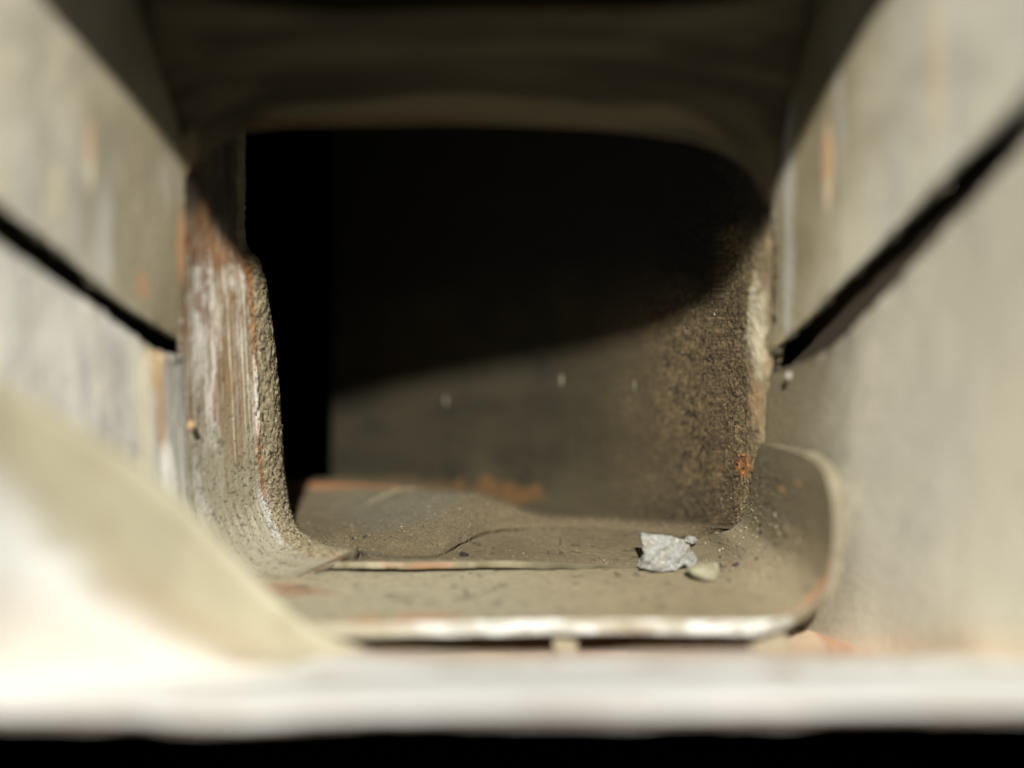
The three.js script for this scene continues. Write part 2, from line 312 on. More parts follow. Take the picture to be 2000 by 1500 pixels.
const rowsJ = [
  J(160, [[362, 3], [400, 1.2], [440, 0], [462, -0.6], [474, -1.6], [476, -4], [470, -11]]),
  J(330, [[362, 3], [400, 1.2], [440, 0], [463, -0.6], [475, -1.6], [477, -4], [470, -11]]),
  J(470, [[362, 3], [400, 1.2], [440, 0], [464, -0.6], [476, -1.6], [479, -4], [472, -11]]),
  J(508, [[361, 3], [400, 1.2], [445, 0], [476, -0.8], [500, -1.8], [504, -4], [494, -11]]),
  J(560, [[360, 3], [402, 1.2], [450, 0], [485, -0.9], [514, -2.2], [519, -4.4], [508, -11]]),
  J(660, [[360, 3], [405, 1.2], [455, 0], [491, -0.9], [528, -2.4], [534, -4.6], [522, -11]]),
  J(780, [[362, 3], [408, 1.3], [460, 0], [497, -0.8], [539, -2.4], [545, -4.6], [534, -11]]),
  J(890, [[368, 3], [414, 1.4], [466, 0.1], [503, -0.7], [545, -2.3], [552, -4.6], [542, -11]]),
  J(960, [[378, 3, 985], [425, 1.6, 978], [474, 0.3, 970], [511, -0.6, 965], [552, -2.2, 962], [559, -4.4, 958], [550, -11, 955]]),
  J(1010, [[402, 3, 1060], [447, 2.1, 1045], [492, 1.0, 1028], [527, 0.2, 1018], [562, -1.2, 1010], [570, -3.4, 1004], [560, -11, 990]]),
  J(1050, [[446, 3.6, 1118], [484, 3.0, 1102], [522, 2.2, 1080], [552, 1.4, 1062], [585, 0.4, 1046], [592, -1.4, 1040], [585, -11, 1020]]),
  J(1075, [[505, 4.4, 1138], [540, 4.0, 1124], [572, 3.5, 1104], [600, 3.0, 1086], [630, 2.4, 1068], [640, 1.0, 1062], [640, -9, 1035]]),
  J(1080, [[566, 4.6, 1132], [596, 4.2, 1118], [626, 3.9, 1104], [654, 3.5, 1091], [686, 3.0, 1075], [697, 1.6, 1069], [700, -8, 1040]]),
];
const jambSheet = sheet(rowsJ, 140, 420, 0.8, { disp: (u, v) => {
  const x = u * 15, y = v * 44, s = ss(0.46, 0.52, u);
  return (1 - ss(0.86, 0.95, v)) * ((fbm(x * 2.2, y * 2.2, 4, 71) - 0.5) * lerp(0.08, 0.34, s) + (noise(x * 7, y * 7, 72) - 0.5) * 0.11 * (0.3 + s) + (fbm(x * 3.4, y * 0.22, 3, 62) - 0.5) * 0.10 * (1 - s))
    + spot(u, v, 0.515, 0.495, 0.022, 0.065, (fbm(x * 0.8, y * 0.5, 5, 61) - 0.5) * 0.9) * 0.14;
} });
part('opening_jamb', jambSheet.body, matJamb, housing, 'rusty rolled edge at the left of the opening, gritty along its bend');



// --- front ledge and its corner flange
const matLedge = skin(1024, 384, (u, v) => {               // v 0 back .. 1 front lip
  const n = fbm(u * 9, v * 3, 5, 101), n2 = fbm(u * 26, v * 6, 4, 102), f = grain(u * 4, v, 110, 105);
  let c = mix([0.56, 0.42, 0.31], [0.78, 0.79, 0.82], ss(0.42, 0.56, v + (n - 0.5) * 0.14));
  c = mix(c, [0.58, 0.55, 0.50], ss(0.55, 0.75, fbm(u * 18, v * 9, 5, 107)) * 0.5);
  c = mix(c, [0.34, 0.22, 0.13], ss(0.68, 0.78, fbm(u * 40, v * 14, 4, 108)) * 0.6);
  c = mix(c, [0.36, 0.15, 0.08], ss(0.52, 0.66, n2) * (1 - ss(0.36, 0.46, v)) * 0.7);
  c = mix(c, [0.62, 0.55, 0.42], ss(0.70, 0.95, u) * (1 - ss(0.5, 0.7, v)) * 0.5);
  c = c.map(q => q * (0.95 + 0.1 * f));
  return { c, h: f * 0.6 + n * 0.4, r: 0.6 };
}, { relief: 0.1 });
const xs = [-60, -30, -15, 0, 15, 30, 60];
const ledge = [[-5.2, -6], [-5.2, 4], [-5.0, 10], [-3.8, 13.2], [-2.3, 14.8], [-1.75, 16.5], [-1.2, 19], [-0.4, 22], [0.35, 25], [0.85, 27.2], [0.95, 28.2], [0.75, 28.8]];
part('front_ledge', sheet(ledge.map(([y, z]) => xs.map(x => W(x, y + 0.006 * x * ss(16, 22, z), z - 0.00018 * x * x))), 160, 80, 0.5, { disp: (u, v) => (fbm(u * 8, v * 4, 5, 106) - 0.5) * 0.9 - 0.55 * Math.exp(-Math.pow((u - 0.33) / 0.05, 2)) * v }).body, matLedge, housing, 'pale rolled front ledge of the housing, rusty along its back');

const matFlange = skin(512, 512, (u, v) => {               // v 0 edge beside the opening .. 1 outer
  const n = fbm(u * 5, v * 4, 5, 111), f = grain(u * 2, v, 120, 115);
  let c = mix([0.40, 0.365, 0.265], [0.68, 0.68, 0.67], ss(0.38, 0.70, v + (n - 0.5) * 0.12 - (u - 0.3) * 0.2));
  c = mix(c, [0.56, 0.53, 0.41], (1 - ss(0.02, 0.12, v)) * 0.7);
  c = mix(c, [0.30, 0.26, 0.18], ss(0.52, 0.72, fbm(u * 14, v * 10, 4, 117)) * 0.35 * (1 - ss(0.5, 0.8, v)));
  c = mix(c, [0.38, 0.255, 0.165], spot(u, v, 0.66, 0.55, 0.26, 0.34, (n - 0.5) * 0.9) * 0.3);
  c = mix(c, [0.50, 0.41, 0.33], ss(0.70, 0.85, v) * 0.5);
  c = c.map(q => q * (0.95 + 0.1 * f));
  return { c, h: f * 0.5 + n * 0.5, r: 0.65 };
}, { relief: 0.12 });
const rowsF = [
  [atZ(-260, 560, 27), atZ(0, 742, 22.5), atZ(160, 838, 20.4), atZ(290, 922, 18.6), atZ(385, 1008, 17.4), atZ(470, 1096, 16.6), atZ(550, 1180, 16), atZ(640, 1244, 15.4), atZ(760, 1286, 15)],
  [atZ(-260, 650, 28), atZ(-20, 822, 23.6), atZ(130, 930, 21.4), atZ(245, 1024, 19.9), atZ(335, 1106, 18.7), atZ(420, 1180, 17.9), atZ(505, 1236, 17.2), atZ(615, 1276, 16.5), atZ(760, 1294, 15.8)],
  [atZ(-260, 750, 28.2), atZ(-50, 905, 24.4), atZ(80, 1010, 22.3), atZ(190, 1095, 20.9), atZ(280, 1170, 19.8), atZ(360, 1226, 19), atZ(455, 1266, 18.4), atZ(580, 1292, 17.6), atZ(760, 1304, 16.8)],
  [atZ(-260, 960, 28.0), atZ(-85, 1060, 24.7), atZ(25, 1125, 22.9), atZ(125, 1170, 21.9), atZ(220, 1230, 21), atZ(310, 1270, 20.3), atZ(410, 1294, 19.8), atZ(540, 1310, 19), atZ(740, 1320, 18)],
  [atZ(-260, 1310, 25.2), atZ(-120, 1325, 23.6), atZ(-25, 1332, 22.4), atZ(72, 1340, 21.7), atZ(175, 1326, 21.2), atZ(270, 1340, 20.7), atZ(370, 1346, 20.4), atZ(510, 1350, 19.8), atZ(730, 1350, 18.6)],
];
part('corner_flange', sheet(rowsF, 100, 70, 1.2, { disp: (u, v) => (fbm(u * 5, v * 4, 3, 116) - 0.5) * 0.5 }).body, matFlange, housing, 'pale folded corner flange at the lower left');

// --- dark lining behind the sheets, plus added unseen covers against sun leaks
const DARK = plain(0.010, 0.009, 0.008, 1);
part('backing', mergeGeometries([box(-64, 64, -16, 47, -62, -60), box(-64, -62, -16, 47, -60, 28), box(62, 64, -16, 47, -60, 28), box(-62, 62, 42, 47, -60, -5.5), box(-62, 62, -16, -14, -60, 10), box(-63, -35.6, -16, 46, 19.6, 20.6), box(35.0, 63, -16, 46, 23.2, 24.2)]), DARK, housing, 'dark inside of the housing with added unseen covers that block stray sun');

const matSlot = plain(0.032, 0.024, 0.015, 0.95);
for (const [pts, dx] of [[[[450, 750, -1], [352, 684, 3], [240, 618, 6.8], [110, 515, 10.6], [0, 440, 13.6], [-260, 250, 19]], -3.6], [[[1410, 790, -1.5], [1508, 712, 2.2], [1600, 645, 5.4], [1720, 530, 9], [1850, 393, 13], [2000, 236, 17], [2300, -85, 23]], 3.6]]) {
  const rows = [-150, -50, 50, 150].map(o => pts.map(([x, y, z]) => atZ(x, y + o, z - 0.8).add(W(dx, 0, 0))));
  part('slot_backing', sheet(rows, 30, 10, 0.8).body, matSlot, housing, 'dark brown inner sheet seen through the slanting slot');
}

// ================================================================ inner wall
const jambSkin = (u, v) => {               // u 0 front edge .. 1 inside
  const x = u * 5, y = v * 34, n = fbm(x * 0.9, y * 0.6, 5, 81), st = fbm(x * 4, y * 0.25, 4, 82);
  const f = 0.5 * noise(x * 6, y * 6, 83) + 0.5 * noise(x * 12, y * 12, 84);
  let c = mix([0.24, 0.185, 0.105], [0.36, 0.29, 0.18], st);
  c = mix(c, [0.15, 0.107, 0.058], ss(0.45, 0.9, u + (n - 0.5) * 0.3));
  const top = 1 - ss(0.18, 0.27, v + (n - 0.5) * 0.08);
  c = mix(c, [0.012, 0.010, 0.008], top * 0.95);  // top of the edge painted near-black for the shade of the opening
  const bare = spot(u, v, 0.40, 0.43, 0.22, 0.12, (fbm(x * 2.5, y * 1.6, 4, 85) - 0.5) * 1.0);
  c = mix(c, [0.82, 0.74, 0.56], bare * 0.95);
  c = mix(c, [0.55, 0.24, 0.09], spot(u, v, 0.60, 0.72, 0.16, 0.03, (n - 0.5)) * 0.95);
  c = mix(c, [0.60, 0.40, 0.24], Math.max(spot(u, v, 0.2, 0.25, 0.08, 0.02), spot(u, v, 0.4, 0.58, 0.15, 0.05, (n - 0.5))) * 0.7);
  const speck = ss(0.78, 0.85, noise(x * 3.6, y * 3.6, 86));
  c = mix(c, [0.03, 0.024, 0.02], speck * 0.7 * (1 - bare));
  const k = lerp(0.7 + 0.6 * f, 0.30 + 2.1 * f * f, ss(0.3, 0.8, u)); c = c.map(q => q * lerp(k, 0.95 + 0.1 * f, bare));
  return { c, h: 0.4 + 0.5 * (f - 0.5) * (1 - bare * 0.6) - speck * 0.2, r: lerp(0.9, 0.45, bare) };
};
const wallSkin = (u, v) => {               // u 0 near right jamb .. 1 far end
  const x = u * 42, y = v * 34, n = fbm(x * 0.3, y * 0.3, 5, 121), st = fbm(x * 1.6, y * 0.12, 4, 122);
  const f = 0.5 * noise(x * 2.3, y * 4.6, 123) + 0.5 * noise(x * 5.1 + y, y * 9.5 + x, 124);
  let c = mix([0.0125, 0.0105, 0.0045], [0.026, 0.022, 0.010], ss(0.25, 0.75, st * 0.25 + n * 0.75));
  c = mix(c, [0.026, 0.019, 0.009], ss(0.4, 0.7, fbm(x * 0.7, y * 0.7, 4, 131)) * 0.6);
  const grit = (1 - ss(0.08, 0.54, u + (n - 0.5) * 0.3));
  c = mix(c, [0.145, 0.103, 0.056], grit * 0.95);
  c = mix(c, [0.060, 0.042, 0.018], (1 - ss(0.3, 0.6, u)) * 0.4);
  const lowdust = ss(0.70, 0.82, v + (n - 0.5) * 0.15);
  c = mix(c, [0.060, 0.048, 0.026], lowdust * 0.65);
  c = mix(c, [0.13, 0.064, 0.02], spot(u, v, 0.71, 0.787, 0.13, 0.034, (fbm(x * 0.9, y * 0.9, 5, 126) - 0.5) * 2.4) * 0.7);
  c = mix(c, [0.10, 0.066, 0.03], spot(u, v, 0.95, 0.80, 0.14, 0.05, (n - 0.5) * 1.5) * 0.7);
  for (const [cu, cv, l] of [[0.19, 0.415, 0.024], [0.37, 0.55, 0.018], [0.56, 0.535, 0.014], [0.80, 0.58, 0.012]]) c = mix(c, [0.26, 0.25, 0.18], spot(u + (v - cv) * 0.05, v, cu, cv, 0.0035, l, (f - 0.5) * 0.5) * 0.75);
  const near = grit * ss(0.24, 0.40, v + (n - 0.5) * 0.12);
  c = mix(c, [0.0065, 0.0055, 0.004], 1 - ss(0.27, 0.42, v + (n - 0.5) * 0.10));  // interior shade painted into the upper wall, grit fading out with it
  const speck = ss(0.70, 0.80, noise(x * 2.2 + y * 0.4, y * 3.6, 127)) * near;
  c = mix(c, [0.012, 0.010, 0.008], speck * 0.85);
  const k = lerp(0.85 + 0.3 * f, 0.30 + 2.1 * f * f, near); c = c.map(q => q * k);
  return { c, h: 0.4 + 0.5 * (f - 0.5) * (0.3 + 0.7 * near) - speck * 0.2, r: 0.9 };
};
const JW = 4 / 12;                                        // the front edge takes this share of the sheet
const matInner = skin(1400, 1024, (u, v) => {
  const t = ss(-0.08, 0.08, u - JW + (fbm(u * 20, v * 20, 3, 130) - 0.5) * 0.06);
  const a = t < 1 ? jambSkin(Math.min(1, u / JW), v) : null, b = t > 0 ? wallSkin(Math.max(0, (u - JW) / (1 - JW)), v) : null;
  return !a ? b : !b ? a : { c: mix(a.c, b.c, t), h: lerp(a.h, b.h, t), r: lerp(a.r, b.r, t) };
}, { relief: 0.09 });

const YR = [150, 330, 450, 560, 660, 760, 860, 960, 1040, 1130];
const jx = y => -0.02 * Math.max(0, y - 560);
const IW = [[1509, 2.4], [1496, 1.8], [1472, 0.3], [1444, -1.7], [1412, -3.6], [1368, -5.6], [1310, -7.5], [1240, -9.2], [1150, -11.0], [1040, -12.9], [920, -14.8], [800, -16.9], [652, -19.6]];
const rowsIW = YR.map(y => IW.map(([x, z], i) => atZ(x + jx(y) * (i < 1 ? 0.3 : i < 5 ? 1 : Math.max(0.4, 1 - (i - 4) * 0.1)), y, z)));
const innerWall = thing('inner_wall', 'dark brown gritty steel wall curving from the right of the opening back into it', 'metal wall', [0, 0, -16]);
const wallSheet = sheet(rowsIW, 300, 260, 0.8, { disp: (u, v) => (fbm(u * 9, v * 14, 4, 128) - 0.5) * 0.35 + (noise(u * 120, v * 170, 129) - 0.5) * 0.07 * (1 - ss(0.45, 0.6, u)) });
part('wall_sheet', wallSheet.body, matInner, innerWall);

// ================================================================ floor: buckled plate
const matPlate = skin(1024, 512, (u, v) => {               // u left .. right, v 0 front .. 1 back
  const x = u * 40, y = v * 24, n = fbm(x * 0.35, y * 0.35, 5, 131), f = 0.5 * noise(x * 5.5, y * 5.5, 133) + 0.5 * noise(x * 11, y * 11, 134);
  let c = mix([0.092, 0.070, 0.040], [0.142, 0.114, 0.070], n);
  c = mix(c, [0.125, 0.122, 0.097], spot(u, v, 0.27, 0.50, 0.2, 0.3, (n - 0.5) * 0.5) * 0.5);
  c = mix(c, [0.34, 0.30, 0.19], spot(u, v, 0.235 + (v - 0.6) * 0.35, 0.60, 0.012, 0.16, (n - 0.5) * 0.6) * 0.8);  // highlight along the crease, painted as a pale streak
  c = mix(c, [0.36, 0.16, 0.07], spot(u, v, 0.12, 0.80, 0.19, 0.07, (fbm(x * 0.9, y * 0.6, 4, 135) - 0.5) * 1.5) * 0.85);
  c = mix(c, [0.60, 0.46, 0.28], spot(u, v, 0.34, 0.72, 0.11, 0.03, (n - 0.5)) * 0.7);
  c = mix(c, [0.44, 0.27, 0.13], spot(u, v, 0.08, 0.01, 0.13, 0.06, (fbm(x * 2, y * 2, 4, 136) - 0.5)) * 0.7);
  const speck = ss(0.80, 0.87, noise(x * 4.5, y * 4.5, 137));
  c = mix(c, [0.05, 0.04, 0.03], speck * 0.45);
  for (const [cu, cv] of [[0.175, 0.17], [0.212, 0.18]]) c = mix(c, [0.035, 0.03, 0.028], spot(u, v, cu, cv, 0.008, 0.02) * 0.85);
  c = c.map(q => q * (0.62 + 0.76 * f));
  return { c, h: 0.4 + 0.5 * (f - 0.5) - speck * 0.15, r: 0.92 };
}, { relief: 0.08 });
const rowsPl = [
  [atY(545, 1058, 1.2), atY(640, 1066, 1.2), atY(700, 1074, 1.2), atY(775, 1083, 1.1), atY(850, 1083, 1.0), atY(905, 1058, 1.0), atY(955, 1037, 0.9), atY(1050, 1032, 0.7), atY(1180, 1034, 0.6), atY(1330, 1046, 0.5), atY(1450, 1064, 0.8)],
  [atY(542, 1040, 1.4), atY(640, 1045, 1.4), atY(705, 1045, 1.5), atY(785, 1040, 1.9), atY(855, 1035, 2.0), atY(915, 1020, 1.9), atY(970, 1014, 1.5), atY(1060, 1020, 1.0), atY(1180, 1024, 0.8), atY(1325, 1037, 0.8), atY(1440, 1050, 1.4)],
  [atY(540, 1000, 1.4), atY(640, 1000, 1.4), atY(715, 1000, 1.7), atY(800, 990, 2.6), atY(870, 985, 3.0), atY(930, 980, 2.8), atY(985, 990, 2.1), atY(1060, 1010, 1.2), atY(1180, 1017, 1.0), atY(1320, 1028, 1.0), atY(1430, 1038, 2.0)],
  [atY(540, 968, 1.4), atY(640, 968, 1.5), atY(725, 968, 1.8), atY(805, 960, 2.8), atY(880, 962, 3.1), atY(945, 966, 2.8), atY(1000, 990, 1.8), atY(1062, 1008, 1.0), atY(1180, 1013, 0.8), atY(1315, 1022, 0.9), atY(1420, 1030, 2.2)],
  [atY(540, 950, 1.6), atY(640, 948, 1.7), atY(735, 952, 1.8), atY(812, 953, 2.2), atY(885, 960, 2.2), atY(950, 966, 1.8), atY(1005, 988, 0.6), atY(1065, 1005, 0.1), atY(1180, 1011, -0.2), atY(1310, 1018, 0), atY(1410, 1024, 1)],
  [atY(535, 936, 0.9), atY(640, 936, 0.8), atY(738, 942, 0.6), atY(815, 946, 0.2), atY(890, 954, -0.2), atY(955, 963, -0.6), atY(1008, 984, -1), atY(1068, 1000, -1.4), atY(1180, 1006, -1.6), atY(1305, 1012, -1.4), atY(1400, 1018, -0.6)],
];
const plate = thing('buckled_floor_plate', 'dusty brown buckled plate lying on the floor inside the opening', 'metal plate', [0, 0, -8]);
const plateSheet = sheet(rowsPl, 320, 190, 0.55, { flip: false, disp: (u, v) => ((fbm(u * 20, v * 8, 4, 138) - 0.5) * 0.25 + (noise(u * 240, v * 110, 139) - 0.5) * 0.05 + (fbm(u * 60, v * 3, 3, 140) - 0.5) * 0.22 * (1 - ss(0, 0.06, v))) * (1 - ss(0.8, 0.93, u)) });
part('plate_sheet', plateSheet.body, matPlate, plate);

// ================================================================ floor: liner tray with upturned right side
const matTray = skin(1280, 512, (u, v) => {                // u along the section (floor then upright), v 0 front .. 1 back
  const x = u * 54, y = v * 16, n = fbm(x * 0.3, y * 0.4, 5, 141), f = 0.5 * noise(x * 5, y * 5, 143) + 0.5 * noise(x * 10, y * 10, 144);
  let c = mix([0.225, 0.183, 0.117], [0.32, 0.27, 0.185], n);
  c = mix(c, [0.34, 0.315, 0.235], (1 - ss(0.18, 0.34, u)) * 0.7);
  c = mix(c, [0.15, 0.120, 0.073], ss(0.56, 0.78, u + (n - 0.5) * 0.15) * 0.85);
  c = mix(c, [0.13, 0.108, 0.066], ss(0.35, 0.8, v + (n - 0.5) * 0.3) * 0.7);
  c = mix(c, [0.40, 0.17, 0.09], spot(u, v, 0.15, 0.05, 0.055, 0.05, (fbm(x, y, 4, 145) - 0.5) * 1.6) * 0.6);
  c = mix(c, [0.40, 0.20, 0.11], spot(u, v, 0.60, 0.02, 0.09, 0.06, (fbm(x * 0.8, y, 4, 146) - 0.5) * 1.6) * 0.75);
  c = mix(c, [0.26, 0.14, 0.08], spot(u, v, 0.03, 0.35, 0.06, 0.10, (n - 0.5)) * 0.7);
  c = mix(c, [0.52, 0.32, 0.16], Math.max(spot(u, v, 0.80, 0.60, 0.012, 0.05), spot(u, v, 0.835, 0.4, 0.008, 0.05)) * 0.8);
  c = mix(c, [0.22, 0.195, 0.135], ss(0.52, 0.7, fbm(x * 1.2, y * 1.2, 4, 148)) * 0.6 * ss(0.62, 0.8, u));
  const speck = ss(0.82, 0.88, noise(x * 2.4, y * 2.4, 147));
  c = mix(c, [0.05, 0.04, 0.03], speck * 0.5);
  c = c.map(q => q * (0.80 + 0.4 * f));
  return { c, h: 0.4 + 0.45 * (f - 0.5) - speck * 0.1, r: 0.9 };
}, { relief: 0.07 });
const matBare = skin(1400, 32, (u, v) => {
  const n = fbm(u * 46, v * 2, 5, 151), n2 = fbm(u * 16, v, 4, 152), n3 = fbm(u * 90, v * 3, 4, 153);
  let c = mix([0.50, 0.49, 0.45], [0.84, 0.86, 0.88], ss(0.36, 0.62, n));
  c = mix(c, [0.36, 0.30, 0.20], ss(0.52, 0.70, n2) * 0.7);
  c = mix(c, [0.26, 0.16, 0.09], ss(0.60, 0.72, n3) * 0.5);
  c = mix(c, mix([0.19, 0.162, 0.108], [0.29, 0.255, 0.18], n3), ss(0.47, 0.55, u + (n2 - 0.5) * 0.1) * 0.95);
  c = mix(c, [0.40, 0.35, 0.25], (1 - ss(0.12, 0.19, u)) * 0.85);
  return { c, h: n3, r: 0.5 };
}, { relief: 0.08 });
const tray = thing('liner_tray', 'beige dusty sheet tray with a worn bright front edge and upturned right side', 'metal tray', [0, -1.4, 4]);
const trayFront = [atY(430, 1200, 0), atY(620, 1216, 0), atY(820, 1215, 0), atY(1020, 1213, 0), atY(1220, 1211, 0), atY(1400, 1213, 0), atY(1490, 1212, 0.15), atZ(1560, 1190, 10.4), atZ(1608, 1148, 10.4), atZ(1624, 1085, 10.4), atZ(1627, 1010, 10.4), atZ(1620, 950, 10), atZ(1600, 908, 8.6), atZ(1560, 884, 6.4)];
const trayBack = [atY(470, 1060, 0.1), atY(620, 1050, 0.1), atY(800, 1040, 0), atY(960, 1035, 0), atY(1120, 1035, 0), atY(1270, 1038, 0), atY(1350, 1046, 0.3), atZ(1410, 1040, -0.5), atZ(1444, 1020, -0.5), atZ(1458, 985, 0), atZ(1465, 950, 0.5), atZ(1471, 920, 1), atZ(1478, 890, 1.6), atZ(1485, 866, 2)];
const trayRows = [0, 0.33, 0.66, 1].map(t => trayFront.map((p, i) => p.clone().lerp(trayBack[i], t)));
const tr = sheet(trayRows, 260, 120, 1.08, { flip: false, edges: ['v0'], round: 0.12, disp: (u, v) => (fbm(u * 12, v * 4, 3, 156) - 0.5) * 0.22 * (1 - ss(0.7, 0.85, u)) + (noise(u * 200, v * 70, 157) - 0.5) * 0.06 * ss(0.05, 0.2, v) * (1 - ss(0.75, 0.9, u)) });
part('tray_sheet', tr.body, matTray, tray);
part('worn_edge', tr.rims.v0, matBare, tray, 'bright worn front edge of the tray');
{ // weld nubs holding the front edge to the ledge
  for (const [x0, x1] of [[1078, 1130], [1462, 1540]]) {
    const a = atZ((x0 + x1) / 2, 1260, 10.8), w = atZ(x1, 1260, 10.8).x - atZ(x0, 1260, 10.8).x;
    const g = new THREE.SphereGeometry(0.5, 24, 16); const p = g.attributes.position;
    for (let i = 0; i < p.count; i++) { const bx = 0.5 / Math.max(Math.abs(p.getX(i)), Math.abs(p.getY(i)), Math.abs(p.getZ(i))), k = (0.45 + 0.5 * bx) * (1 + (fbm(p.getX(i) * 6 + x0, p.getY(i) * 6 + p.getZ(i) * 4, 3, 158) - 0.5) * 0.6); p.setXYZ(i, p.getX(i) * k * w, p.getY(i) * k * 1.7 * MM, p.getZ(i) * k * 2.2 * MM); }
    g.computeVertexNormals(); g.translate(a.x, a.y - 0.1 * MM, a.z - 0.1 * MM - 0.1 * MM);
    part('weld_nub', g, plain(0.33, 0.29, 0.21, 0.9), tray);
  }
}
// step plate on the tray
const matStep = skin(768, 256, (u, v) => {
  const x = u * 24, y = v * 8, n = fbm(x * 0.4, y * 0.5, 5, 161), f = 0.5 * noise(x * 5, y * 5, 163) + 0.5 * noise(x * 10, y * 10, 164);
  let c = mix([0.118, 0.092, 0.055], [0.17, 0.139, 0.088], n);
  c = mix(c, [0.22, 0.20, 0.145], (1 - ss(0.5, 0.8, u)) * (1 - ss(0.02, 0.25, v + (n - 0.5) * 0.2)) * 0.7);
  const speck = ss(0.8, 0.87, noise(x * 2.6, y * 2.6, 165)); c = mix(c, [0.05, 0.04, 0.03], speck * 0.6);
  c = c.map(q => q * (0.78 + 0.44 * f));
  return { c, h: 0.4 + 0.5 * (f - 0.5) - speck * 0.1, r: 0.9 };
}, { relief: 0.08 });
const matStepEdge = skin(512, 32, (u) => {
  let c = mix([0.20, 0.172, 0.11], [0.32, 0.285, 0.20], ss(0.35, 0.65, fbm(u * 24, 1, 3, 166)));
  c = mix(c, [0.13, 0.112, 0.072], ss(0.5, 0.75, u));
  c = mix(c, [0.30, 0.15, 0.08], 0.7 * Math.max(ss(0.30, 0.33, u) * (1 - ss(0.46, 0.50, u)), 0) * (0.4 + 0.6 * ss(0.35, 0.5, fbm(u * 30, 2, 3, 167))));
  return { c, h: 0.5, r: 0.7 };
});
const stepRows = [
  [atY(560, 1112, 0.25), atY(620, 1101, 0.7), atY(700, 1099, 0.9), atY(800, 1098, 0.95), atY(900, 1097, 0.9), atY(1000, 1097, 0.8), atY(1080, 1099, 0.65), atY(1180, 1103, 0.3), atY(1290, 1106, 0.12)],
  [atY(565, 1094, 0.4), atY(630, 1085, 0.7), atY(705, 1085, 0.8), atY(800, 1086, 0.8), atY(900, 1082, 0.8), atY(1000, 1078, 0.75), atY(1080, 1079, 0.65), atY(1180, 1084, 0.4), atY(1300, 1088, 0.15)],
  [atY(575, 1030, 0.4), atY(640, 1025, 0.5), atY(710, 1025, 0.6), atY(800, 1025, 0.6), atY(900, 1020, 0.6), atY(1000, 1016, 0.6), atY(1080, 1015, 0.6), atY(1180, 1018, 0.5), atY(1300, 1022, 0.3)],
];
const stepPlate = thing('step_plate', 'thin beige plate lying on the tray with a pale rust-spotted front edge', 'metal plate', [-2, 0, 2]);
const sp = sheet(stepRows, 200, 70, 0.5, { flip: false, edges: ['v0'], round: 0.15, disp: (u, v) => (fbm(u * 10, v * 4, 3, 168) - 0.5) * 0.16 + (noise(u * 140, v * 48, 169) - 0.5) * 0.06 * ss(0.05, 0.2, v) });
part('plate_sheet', sp.body, matStep, stepPlate);
part('worn_edge', sp.rims.v0, matStepEdge, stepPlate, 'pale front edge with a rust spot');

// ================================================================ stones and grit
function stone(name, label, category, c, size, mat, sd, turn = [0, 0, 0], group, flat = 0.35) {
  let g = new THREE.IcosahedronGeometry(0.5, 20); g.deleteAttribute('uv'); g.deleteAttribute('normal'); g = mergeVertices(g, 1e-5);
  const p = g.attributes.position, v = new THREE.Vector3(), planes = [];
  let s = sd * 7919 >>> 0; const R = () => { s = (Math.imul(s, 1664525) + 1013904223) >>> 0; return s / 4294967296; };
  for (let i = 0; i < 13; i++) { const z = R() * 2 - 1, a = R() * 6.283, r = Math.sqrt(1 - z * z); planes.push([new THREE.Vector3(r * Math.cos(a), z, r * Math.sin(a)), 0.24 + R() * 0.2]); }
  for (let i = 0; i < p.count; i++) {
    v.fromBufferAttribute(p, i).normalize(); let r = 0.52;
    for (const [n, d] of planes) { const k = v.dot(n); if (k > 0.05) r = Math.min(r, d / k); }
    const k = r + (fbm(v.x * 5 + sd, v.y * 5 + v.z * 4, 4, sd) - 0.5) * 0.10 + (fbm(v.x * 18 + sd, v.y * 18 + v.z * 15, 3, sd + 5) - 0.5) * 0.045;
    p.setXYZ(i, v.x * k * size[0] * MM, v.y * k * size[1] * MM, v.z * k * size[2] * MM);
  }
  const uv = []; for (let i = 0; i < p.count; i++) uv.push(p.getX(i) / MM * 0.2 + 0.5, (p.getY(i) + p.getZ(i) * 0.6) / MM * 0.2 + 0.5);
  g.setAttribute('uv', new THREE.Float32BufferAttribute(uv, 2));
  g.rotateX(turn[0]); g.rotateY(turn[1]); g.rotateZ(turn[2]); g.computeVertexNormals(); g.computeBoundingBox();
  const m = new THREE.Mesh(g, mat); m.name = name; m.position.copy(c); m.position.y += -g.boundingBox.min.y - 0.12 * MM;
  m.userData = { label, category, kind: 'thing' }; if (group) m.userData.group = group;
  m.castShadow = m.receiveShadow = true; scene.add(m); return m;
}
const matStone = skin(256, 256, (u, v) => {
  const f = noise(u * 90, v * 90, 171), n = fbm(u * 12, v * 12, 5, 172);
  let c = mix([0.20, 0.205, 0.205], [0.33, 0.335, 0.33], n);
  c = mix(c, [0.22, 0.19, 0.13], ss(0.55, 0.7, fbm(u * 9, v * 9, 4, 174)) * 0.6);
  c = mix(c, [0.62, 0.63, 0.62], ss(0.70, 0.85, f)); c = mix(c, [0.20, 0.21, 0.22], ss(0.74, 0.86, noise(u * 60, v * 60, 173)) * 0.7);
  return { c, h: 0.5 * f + 0.5 * n, r: 0.7 };
}, { relief: 0.08 });
const matPebble = skin(128, 128, (u, v) => { const n = fbm(u * 20, v * 20, 4, 176); return { c: mix([0.24, 0.22, 0.15], [0.38, 0.36, 0.27], n), h: n, r: 0.8 }; }, { relief: 0.1 });
const matGrit = plain(0.02, 0.018, 0.018, 0.7), matRustGrit = plain(0.55, 0.36, 0.18, 0.9), matClear = plain(0.42, 0.41, 0.36, 0.4);
